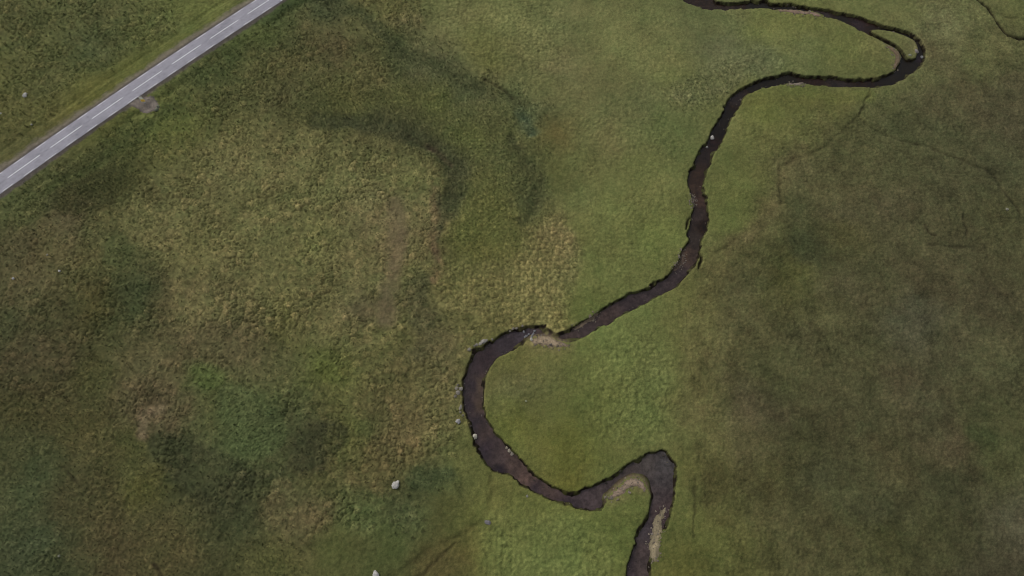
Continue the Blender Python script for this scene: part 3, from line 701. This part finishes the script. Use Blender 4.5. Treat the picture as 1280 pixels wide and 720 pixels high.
track = .07 * (np.exp(-((np.abs(ofs) - .55) / .28) ** 2) + np.exp(-((np.abs(ofs) - 1.9) / .28) ** 2))
rc *= (1 + track - pat - crack + .10 * fbm(v[:, 0], v[:, 1], 4, 4, 201) - .10 * np.exp(-(ofs / .25) ** 2) - .22 * sstep(.93, 1, np.abs(ofs) / RW))[:, None]
# ragged asphalt edge
nrm = np.repeat(road_n(np.linspace(-420, 515, len(v) // len(kk))), len(kk), 0)
jag = fbm(v[:, 0], v[:, 1], 1.8, 3, 202, .7) * .24 * (np.abs(ofs) > .99 * RW) * np.sign(ofs)
v[:, :2] += nrm * jag[:, None]
v[np.abs(ofs) > .99 * RW, 2] -= .05
road = mesh_np('road', v, f, mr, colors=rc)
tag(road, 'narrow grey asphalt road with broken white lines crossing the upper left', 'road', kind='structure')
mp, nt, b = new_mat('worn_white_paint', .7, .3)
n = noise_node(nt, 3.5, 6, .75)
rmp = nt.nodes.new('ShaderNodeValToRGB')
rmp.color_ramp.elements[0].position = .36; rmp.color_ramp.elements[0].color = (.30, .30, .32, 1)
rmp.color_ramp.elements[1].position = .5; rmp.color_ramp.elements[1].color = (.62, .62, .63, 1)
nt.links.new(n.outputs['Fac'], rmp.inputs['Fac']); nt.links.new(rmp.outputs['Color'], b.inputs['Base Color'])
me_, nt, b = new_mat('faded_edge_paint', .8, .2)
n = noise_node(nt, 2.6, 6, .75)
rmp = nt.nodes.new('ShaderNodeValToRGB')
rmp.color_ramp.elements[0].position = .38; rmp.color_ramp.elements[0].color = (.26, .255, .275, 1)
rmp.color_ramp.elements[1].position = .6; rmp.color_ramp.elements[1].color = (.58, .57, .57, 1)
nt.links.new(n.outputs['Fac'], rmp.inputs['Fac']); nt.links.new(rmp.outputs['Color'], b.inputs['Base Color'])
parts = [ribbon(12.0 * k, 12.0 * k + 9.0, 0, .085, ROAD_Z + .012, 0, 1.0) for k in range(-12, 20)]
v, f = joined(parts); mesh_np('centre_line', v, f, mp, road)
s_e = 57.0
parts = []
for k in range(-24, 40):
    for side in (-1, 1):
        o_ = side * 2.34
        parts.append(ribbon(s_e + 6 * k, s_e + 6 * k + 3.0, o_, .075, ROAD_Z + .010 - CROWN * (2.34 / RW) ** 2, 0, 1.0))
v, f = joined(parts); mesh_np('edge_line', v, f, me_, road)

# ------------------------------------------------------------------ tufts of grass standing on the tussocks
def tufts(name, label, cat, size, seed, wmap, thr, blades, length, width, spread, tone, region=(-148, 148, -12, 150), off=(0, 0), density=1.):
    cx, cy = np.meshgrid(np.arange(int(region[0] / size), int(region[1] / size)), np.arange(int(region[2] / size), int(region[3] / size)))
    cx, cy = cx.ravel(), cy.ravel()
    px, py = cell_point(cx, cy, seed)
    x, y = px * size, py * size
    w = grid_at(wmap, x, y)
    r = np.random.default_rng(seed)
    ok = (r.random(len(x)) < density * np.clip((w - thr) / (1 - thr) * 1.6, 0, 1)) & (grid_at(S, x, y) > .55) & (grid_at(RD, x, y) > RW + 1.6) & (grid_at(bare, x, y) < .3) & (grid_at(BD, x, y) > .8)
    lay = gp([(180, 130)])[0]
    ok &= np.hypot(x - lay[0], y - lay[1]) > 5
    x, y = x[ok], y[ok]
    n = len(x)
    hid = _hash(cx[ok], cy[ok], seed + 2)
    X, Y = np.repeat(x, blades), np.repeat(y, blades)
    sc = np.repeat(.65 + .7 * hid, blades)
    ang = r.random(n * blades) * 2 * math.pi
    rad = spread * np.sqrt(r.random(n * blades)) * sc
    bx, by = X + np.cos(ang) * rad * .55, Y + np.sin(ang) * rad * .55
    bz = ground_z(bx, by) - .03
    L = length * (.6 + .8 * r.random(n * blades)) * sc
    lean = r.random(n * blades) ** .8
    a2 = ang + (r.random(n * blades) - .5) * 1.2
    # all lie over a little the way the wind combs them
    tx, ty = bx + (np.cos(a2) * lean + .25) * L * .8, by + (np.sin(a2) * lean - .15) * L * .8
    tz = bz + L * (1.05 - .55 * lean)
    wx_, wy_ = -np.sin(a2) * width, np.cos(a2) * width
    v = np.stack([np.stack([bx - wx_, by - wy_, bz], -1), np.stack([bx + wx_, by + wy_, bz], -1), np.stack([tx, ty, tz], -1)], 1).reshape(-1, 3)
    f = np.arange(len(v)).reshape(-1, 3)
    c = grid_at(GC, bx, by) * ALB * tone * np.array([1.0, 1.0, .92])
    var = (1 + .55 * (np.repeat(hid, blades) - .5) + .45 * (r.random(n * blades) - .5))[:, None]
    c = c * var
    c = c * (1 + np.outer(.5 * (r.random(n * blades) - .5), (1., .15, .5)))
    c = np.clip(np.repeat(c, 3, 0), .004, .6)
    o = mesh_np(name, v, f, M_BLADE, colors=c, smooth=False)
    return tag(o, label, cat, kind='stuff')

tufts('tussock_grass', 'pale rough tussock grass covering the moor between road and stream', 'grass', 1.75, 41, WM + WF * .8, .12, 24, .66, .05, .85, 1.06)
tufts('rush_clumps', 'dark rush clumps growing in bands across the wet hollows', 'rushes', 1.02, 43, WR + WY, .2, 14, .55, .04, .42, 1.02)
tufts('meadow_grass', 'short green grass on the flat ground beside the stream', 'grass', .8, 47, WS + WH, .2, 6, .30, .035, .38, 1.03, density=.7)

# ------------------------------------------------------------------ loose cobbles on the bars and along the water's edge
def cobbles():
    r = np.random.default_rng(77)
    base = np.array([(-.9,-.7,-.5),(.9,-.8,-.5),(.8,.8,-.5),(-.8,.7,-.5),(-.55,-.45,.5),(.5,-.5,.55),(.55,.4,.5),(-.45,.5,.45)])
    fq = np.array([(0,3,2,1),(4,5,6,7),(0,1,5,4),(1,2,6,5),(2,3,7,6),(3,0,4,7)])
    V, Fs, C = [], [], []
    n = 0
    while n < 760:
        if n < 560:
            b_ = BARP[r.integers(0, len(BARP))]
            x, y = r.uniform(b_[:, 0].min() - .8, b_[:, 0].max() + .8), r.uniform(b_[:, 1].min() - .8, b_[:, 1].max() + .8)
            if grid_at(BD, x, y) > .7: continue
        else:
            q = STREAM[r.integers(0, len(STREAM))]
            x, y = q + r.normal(0, 1.1, 2)
            if not (-1.1 < grid_at(S, x, y)): continue
            s_ = grid_at(S, x, y)
            if not (-1.6 < s_ < -.45): continue
        sz = r.uniform(.07, .2) * (1 + (r.random() < .12))
        a_ = r.uniform(0, 6.28)
        v = base * sz * r.uniform(.75, 1.25, 3) * (1, 1, .7) + r.normal(0, sz * .12, (8, 3))
        v = np.stack([v[:, 0] * math.cos(a_) - v[:, 1] * math.sin(a_) + x, v[:, 0] * math.sin(a_) + v[:, 1] * math.cos(a_) + y, v[:, 2] + max(float(ground_z(x, y)), WATER_Z) + .06], -1)
        V.append(v); Fs.append(fq + 8 * n)
        c = lin((112, 104, 94)) * (r.uniform(.40, .95) if n < 560 else r.uniform(.10, .55)) * np.array([1, r.uniform(.94, 1.02), r.uniform(.86, 1.05)])
        C.append(np.tile(c, (8, 1))); n += 1
    o = mesh_np('cobbles', np.concatenate(V), np.concatenate(Fs), M_GRAVEL, colors=np.concatenate(C), smooth=False)
    tag(o, 'loose cobbles scattered on the gravel bars and shallow edges of the stream', 'cobbles', kind='stuff')
cobbles()

# ------------------------------------------------------------------ stones
mst, nt, b = new_mat('pale_lichened_stone', .85, .3)
a = nt.nodes.new('ShaderNodeObjectInfo')
n = noise_node(nt, 2.2, 6, .7)
mx = nt.nodes.new('ShaderNodeMix'); mx.data_type = 'RGBA'
nt.links.new(n.outputs['Fac'], mx.inputs['Factor'])
mx.inputs[6].default_value = (.22, .21, .19, 1); mx.inputs[7].default_value = (.62, .60, .56, 1)
ml = nt.nodes.new('ShaderNodeMix'); ml.data_type = 'RGBA'; ml.blend_type = 'MULTIPLY'; ml.inputs['Factor'].default_value = 1
nt.links.new(mx.outputs[2], ml.inputs[6]); nt.links.new(a.outputs['Color'], ml.inputs[7])
nt.links.new(ml.outputs[2], b.inputs['Base Color'])

def stone(px, py, wpx, hpx, rot, label, tone=(1, 1, 1), seed=0, tall=.75, name='boulder', cat='boulder', group=None):
    p = g(px, py)
    sx, sy = wpx * .19 / 2, hpx * .20 / 2
    bm = bmesh.new()
    bmesh.ops.create_icosphere(bm, subdivisions=4, radius=1)
    r = random.Random(seed * 7 + 1)
    planes = []
    for _ in range(9):
        d = Vector((r.uniform(-1, 1), r.uniform(-1, 1), r.uniform(-.3, 1))).normalized()
        planes.append((d, r.uniform(.62, .88)))
    for vtx in bm.verts:
        co = vtx.co.copy()
        for d, k in planes:
            e = co.dot(d) - k
            if e > 0: co -= d * e
        co *= 1 + .24 * mnoise.noise(co * 1.7 + Vector((seed * 3.1, 0, 0))) + .13 * mnoise.noise(co * 4.3 + Vector((0, seed, 0)))
        vtx.co = Vector((co.x * sx, co.y * sy, co.z * min(sx, sy) * tall))
    o = bm_obj(name, bm, mst)
    gz = max(float(ground_z(p[0], p[1])), WATER_Z)
    o.location = (p[0], p[1], gz + min(sx, sy) * tall * .45)
    o.rotation_euler = (r.uniform(-.15, .15), r.uniform(-.15, .15), math.radians(rot))
    o.color = (*[c * .66 for c in tone], 1)
    return tag(o, label, cat, group)

LONE = [
 (891, 170.5, 6.2, 5.5, 20, 'white boulder standing in the narrow upper reach of the stream, larger of the pair', (1.05, 1.04, 1.0), .9),
 (884.7, 182, 3.8, 3.6, 60, 'small grey stone in the narrow upper reach, just downstream of the white boulder', (.62, .62, .6), .9),
 (593.3, 545, 6.5, 6, 35, 'pale boulder standing in the water near the west bank of the big meander', (1.0, .95, .82), .8),
 (573, 527, 6.5, 5.5, 40, 'light grey boulder in the grass just outside the west bank of the big meander', (.70, .70, .73), .7),
 (495, 606, 8, 9.5, -25, 'large white boulder alone among tussocks in the lower middle, beside dark rushes', (.95, .94, .92), .75),
 (470, 718, 7.5, 8, 10, 'white boulder at the bottom edge, in grass west of the damp hollow', (1.05, 1.04, 1.04), .75),
 (610, 653, 7.5, 5, -15, 'flat bluish grey boulder in the damp hollow south west of the stream', (.36, .35, .39), .4),
 (32.6, 120, 5.5, 7, -20, 'white boulder in the rough grass on the far side of the road', (1.15, 1.14, 1.12), .8),
 (1.5, 142.5, 3, 3, 0, 'tiny white stone at the left edge, above the road', (.95, .95, .93), .8),
 (40.5, 156.5, 3, 3, 0, 'tiny grey stone between the white boulder and the road verge', (.6, .6, .56), .7),
 (75.3, 339.5, 3.2, 3, 0, 'small white stone on the moor below the road', (1.05, 1.03, 1.05), .8),
 (17, 348.5, 3.2, 3.2, 0, 'small white stone near the left edge, below the road', (1.05, 1.05, 1.1), .8),
 (60, 319, 2.6, 2.6, 0, 'tiny dull stone on the moor, above the small white stones near the left edge', (.6, .58, .5), .7),
 (74, 695, 3, 3, 0, 'small mossy grey stone on the dark turf in the bottom left corner', (.42, .44, .34), .6),
 (1258, 262, 3.4, 4, 40, 'small pale stone alone on the dark heath near the right edge', (.5, .5, .4), .6),
 (657.5, 501.5, 2.8, 2.4, 0, 'tiny pale stone on the grass inside the big meander', (.55, .6, .42), .6),
 (659, 620, 3, 3, 0, 'small grey stone in short grass just south of the curving lower reach', (.45, .46, .4), .6),
 (195.5, 137, 6.5, 5.5, 20, 'grey green mossy boulder at the corner of the gravel patch by the road', (.36, .40, .29), .6),
 (197, 132.5, 4.5, 4, 70, 'mossy stone beside the gravel patch, next to the grey green boulder', (.32, .36, .27), .6),
 (1145.5, 64.5, 5, 7.5, 10, 'pinkish grey boulder at the east tip of the little island in the hairpin bend', (.46, .42, .42), .7),
 (1154, 69, 4, 5.5, 0, 'blue grey boulder in the water against the outer bank of the hairpin bend', (.40, .42, .45), .7),
 (1137.5, 69, 5, 3.5, 10, 'flat pale green stone on the south shore of the little island in the hairpin bend', (.46, .48, .36), .4),
 (633.5, 558.5, 4, 3.6, 30, 'uppermost of three tan stones under the east bank of the big meander', (.62, .56, .44), .6),
 (636.8, 562.5, 4.5, 4, 50, 'middle one of three tan stones under the east bank of the big meander', (.62, .56, .46), .6),
 (640, 566.5, 4.8, 4.2, 15, 'lowest of three tan stones under the east bank of the big meander', (.60, .54, .46), .6),
]
for i, (x, y, w, hh, rt, lb, tone, tl) in enumerate(LONE):
    stone(x, y, w, hh, rt, lb, tone, i + 1, tl)
GRP1 = [(596, 431, 4, 3.5, (.72, .68, .6)), (600.5, 429.5, 5.5, 4.2, (.95, .9, .82)), (604.8, 427.3, 6.5, 5, (1.0, .96, .9)), (608.3, 425.6, 4, 3.6, (.8, .76, .68)),
        (593.3, 432.3, 3.2, 3, (.55, .52, .45)), (586.6, 437.3, 5, 4.6, (.8, .75, .66)), (615.5, 424.5, 3.2, 2.8, (.62, .58, .5)), (602, 426.6, 2.8, 2.4, (.7, .66, .58))]
for i, (x, y, w, hh, tone) in enumerate(GRP1):
    tone = [c * .68 for c in tone]
    stone(x, y, w, hh, 25 * i, 'pale stone in the cluster on the bank where the big meander turns south', tone, 40 + i, .65, group='stones on the north bank of the big meander')
GRP2 = [(570.5, 485, 5, 5, (.78, .72, .6)), (576, 486, 5, 5.4, (.85, .8, .72)), (572.5, 491, 5.4, 5, (.86, .8, .7)), (569.5, 495.5, 3.6, 3.6, (.66, .6, .5)),
        (576, 509, 3.4, 7, (.84, .79, .68)), (575.5, 515.5, 3, 3, (.6, .55, .46)), (572.5, 481.5, 3, 3, (.6, .54, .44)), (578.5, 519.5, 3, 2.8, (.62, .56, .46))]
for i, (x, y, w, hh, tone) in enumerate(GRP2):
    tone = [c * .62 for c in tone]
    stone(x, y, w, hh, 40 * i, 'pale stone in the cluster along the west bank of the big meander', tone, 60 + i, .6, group='stones on the west bank of the big meander')
GRP3 = [(655, 413.5, 3.2, 3.6), (658, 418.8, 4.4, 3), (661, 416.6, 3.4, 2.6), (656, 420.3, 3, 2.4), (668.5, 412.5, 3.2, 3), (667, 415.6, 3, 3.2), (665.8, 418.6, 3, 3), (664.6, 421.3, 3.2, 2.8), (664, 424.2, 4.4, 3.8)]
for i, (x, y, w, hh) in enumerate(GRP3):
    stone(x, y, w, hh, 33 * i, 'small stone breaking the water of the riffle at the head of the big meander', (.40, .41, .46) if i < 8 else (.85, .84, .74), 80 + i, .45, group='stones in the riffle')
GRP4 = [(645.5, 410.3, 3.6, 2.8), (641, 411, 4.2, 3.2), (637.5, 413, 3, 3), (653, 407.6, 3.2, 2.6)]
for i, (x, y, w, hh) in enumerate(GRP4):
    stone(x, y, w, hh, 33 * i, 'brownish stone lodged in the north bank beside the riffle', (.50, .45, .38), 95 + i, .6, group='stones in the bank beside the riffle')

# ------------------------------------------------------------------ road sign on the gravel patch
def ramp_mat(name, c0, c1, p0=.3, p1=.7, scale=2.5, rough=.55, spec=.4, metal=0):
    m, nt, b = new_mat(name, rough, spec)
    b.inputs['Metallic'].default_value = metal
    n = noise_node(nt, scale, 5, .7)
    r = nt.nodes.new('ShaderNodeValToRGB')
    r.color_ramp.elements[0].position = p0; r.color_ramp.elements[0].color = (*c0, 1)
    r.color_ramp.elements[1].position = p1; r.color_ramp.elements[1].color = (*c1, 1)
    nt.links.new(n.outputs['Fac'], r.inputs['Fac']); nt.links.new(r.outputs['Color'], b.inputs['Base Color'])
    return m
M_YEL = ramp_mat('yellow_sign_face', (.62, .41, .04), (.78, .54, .07))
M_PALE = ramp_mat('pale_sign_face', (.62, .60, .52), (.80, .78, .70))
M_POST = ramp_mat('galvanised_steel', (.28, .28, .27), (.42, .42, .40), scale=8, metal=.3)
M_CONC = ramp_mat('concrete', (.12, .115, .11), (.2, .195, .185), scale=6, rough=.9, spec=.2)

def box(bm, cx, cy, cz, sx, sy, sz, bev=.01):
    b2 = bmesh.new(); bmesh.ops.create_cube(b2, size=1)
    for q in b2.verts: q.co = Vector((cx + q.co.x * sx, cy + q.co.y * sy, cz + q.co.z * sz))
    if bev: bmesh.ops.bevel(b2, geom=b2.edges[:], offset=bev, segments=2, affect='EDGES')
    me = bpy.data.meshes.new('tmp'); b2.to_mesh(me); b2.free(); bm.from_mesh(me); bpy.data.meshes.remove(me)
def tube(bm, r, z0, z1, x=0, y=0, n=14):
    bmesh.ops.create_cone(bm, cap_ends=True, segments=n, radius1=r, radius2=r, depth=z1 - z0)
    for q in bm.verts[-2 * n:]: q.co += Vector((x, y, (z0 + z1) / 2))

p = g(181.0, 128.9)
e0, e1 = g(174.6, 122.4), g(178.6, 122.2)
ang = math.atan2(*(e1 - e0)[::-1])
sign = bpy.data.objects.new('road_sign', None); COL.objects.link(sign)
sign.location = (p[0], p[1], float(ground_z(p[0], p[1])) - .02); sign.rotation_euler = (0, 0, ang)
tag(sign, 'road sign with a pale upper panel and a yellow lower panel on the gravel patch', 'road sign')
bm = bmesh.new(); tube(bm, .045, .1, 2.7, 0, .06); bm_obj('post', bm, M_POST, sign, True)
bm = bmesh.new(); box(bm, 0, .06, .07, .42, .42, .16, .03); bm_obj('footing', bm, M_CONC, sign)
up = bm_obj('upper_panel', (lambda b_: (box(b_, 0, 0, 2.22, .85, .03, 1.12, .012), b_)[1])(bmesh.new()), M_PALE, sign)
lo = bm_obj('lower_panel', (lambda b_: (box(b_, 0, 0, 1.2, 1.0, .03, .86, .012), b_)[1])(bmesh.new()), M_YEL, sign)
for par, z_ in ((up, 2.2), (lo, 1.2)):
    bm = bmesh.new(); box(bm, 0, .035, z_, .16, .035, .05, .006); bm_obj('clamp', bm, M_POST, par)

# ------------------------------------------------------------------ camera, sky and sun
cam = bpy.data.cameras.new('camera'); co = bpy.data.objects.new('camera', cam); COL.objects.link(co)
cam.sensor_width = 36; cam.lens = 18 / math.tan(HF / 2)
co.location = (0, 0, H); co.rotation_euler = (math.pi / 2 - PITCH, 0, 0)
cam.clip_start = .5; cam.clip_end = 8000
SC.camera = co
SC.cycles.filter_width = 1.0
SUN_EL, SUN_AZ = math.radians(42), math.radians(-50)       # azimuth clockwise from +Y
w = bpy.data.worlds.new('World'); SC.world = w; w.use_nodes = True
nt = w.node_tree; bg = nt.nodes['Background']
sky = nt.nodes.new('ShaderNodeTexSky'); sky.sky_type = 'NISHITA'; sky.sun_disc = False
sky.sun_elevation = SUN_EL; sky.sun_rotation = SUN_AZ; sky.air_density = 1.0; sky.dust_density = 3.0; sky.ozone_density = 1.0
hs = nt.nodes.new('ShaderNodeHueSaturation'); hs.inputs['Saturation'].default_value = .28
nt.links.new(sky.outputs['Color'], hs.inputs['Color']); nt.links.new(hs.outputs['Color'], bg.inputs['Color'])
bg.inputs['Strength'].default_value = .15
sl = bpy.data.lights.new('sun', 'SUN'); sl.energy = 1.15; sl.angle = math.radians(25); sl.color = (1, .97, .92)
so = bpy.data.objects.new('sun', sl); COL.objects.link(so)
d = Vector((math.sin(SUN_AZ) * math.cos(SUN_EL), math.cos(SUN_AZ) * math.cos(SUN_EL), math.sin(SUN_EL)))
so.rotation_euler = (-d).to_track_quat('-Z', 'Y').to_euler(); so.location = d * 300
vs = SC.view_settings
vs.view_transform = 'Standard'; vs.look = 'None'; vs.gamma = 1; vs.exposure = 0.32; vs.use_curve_mapping = False
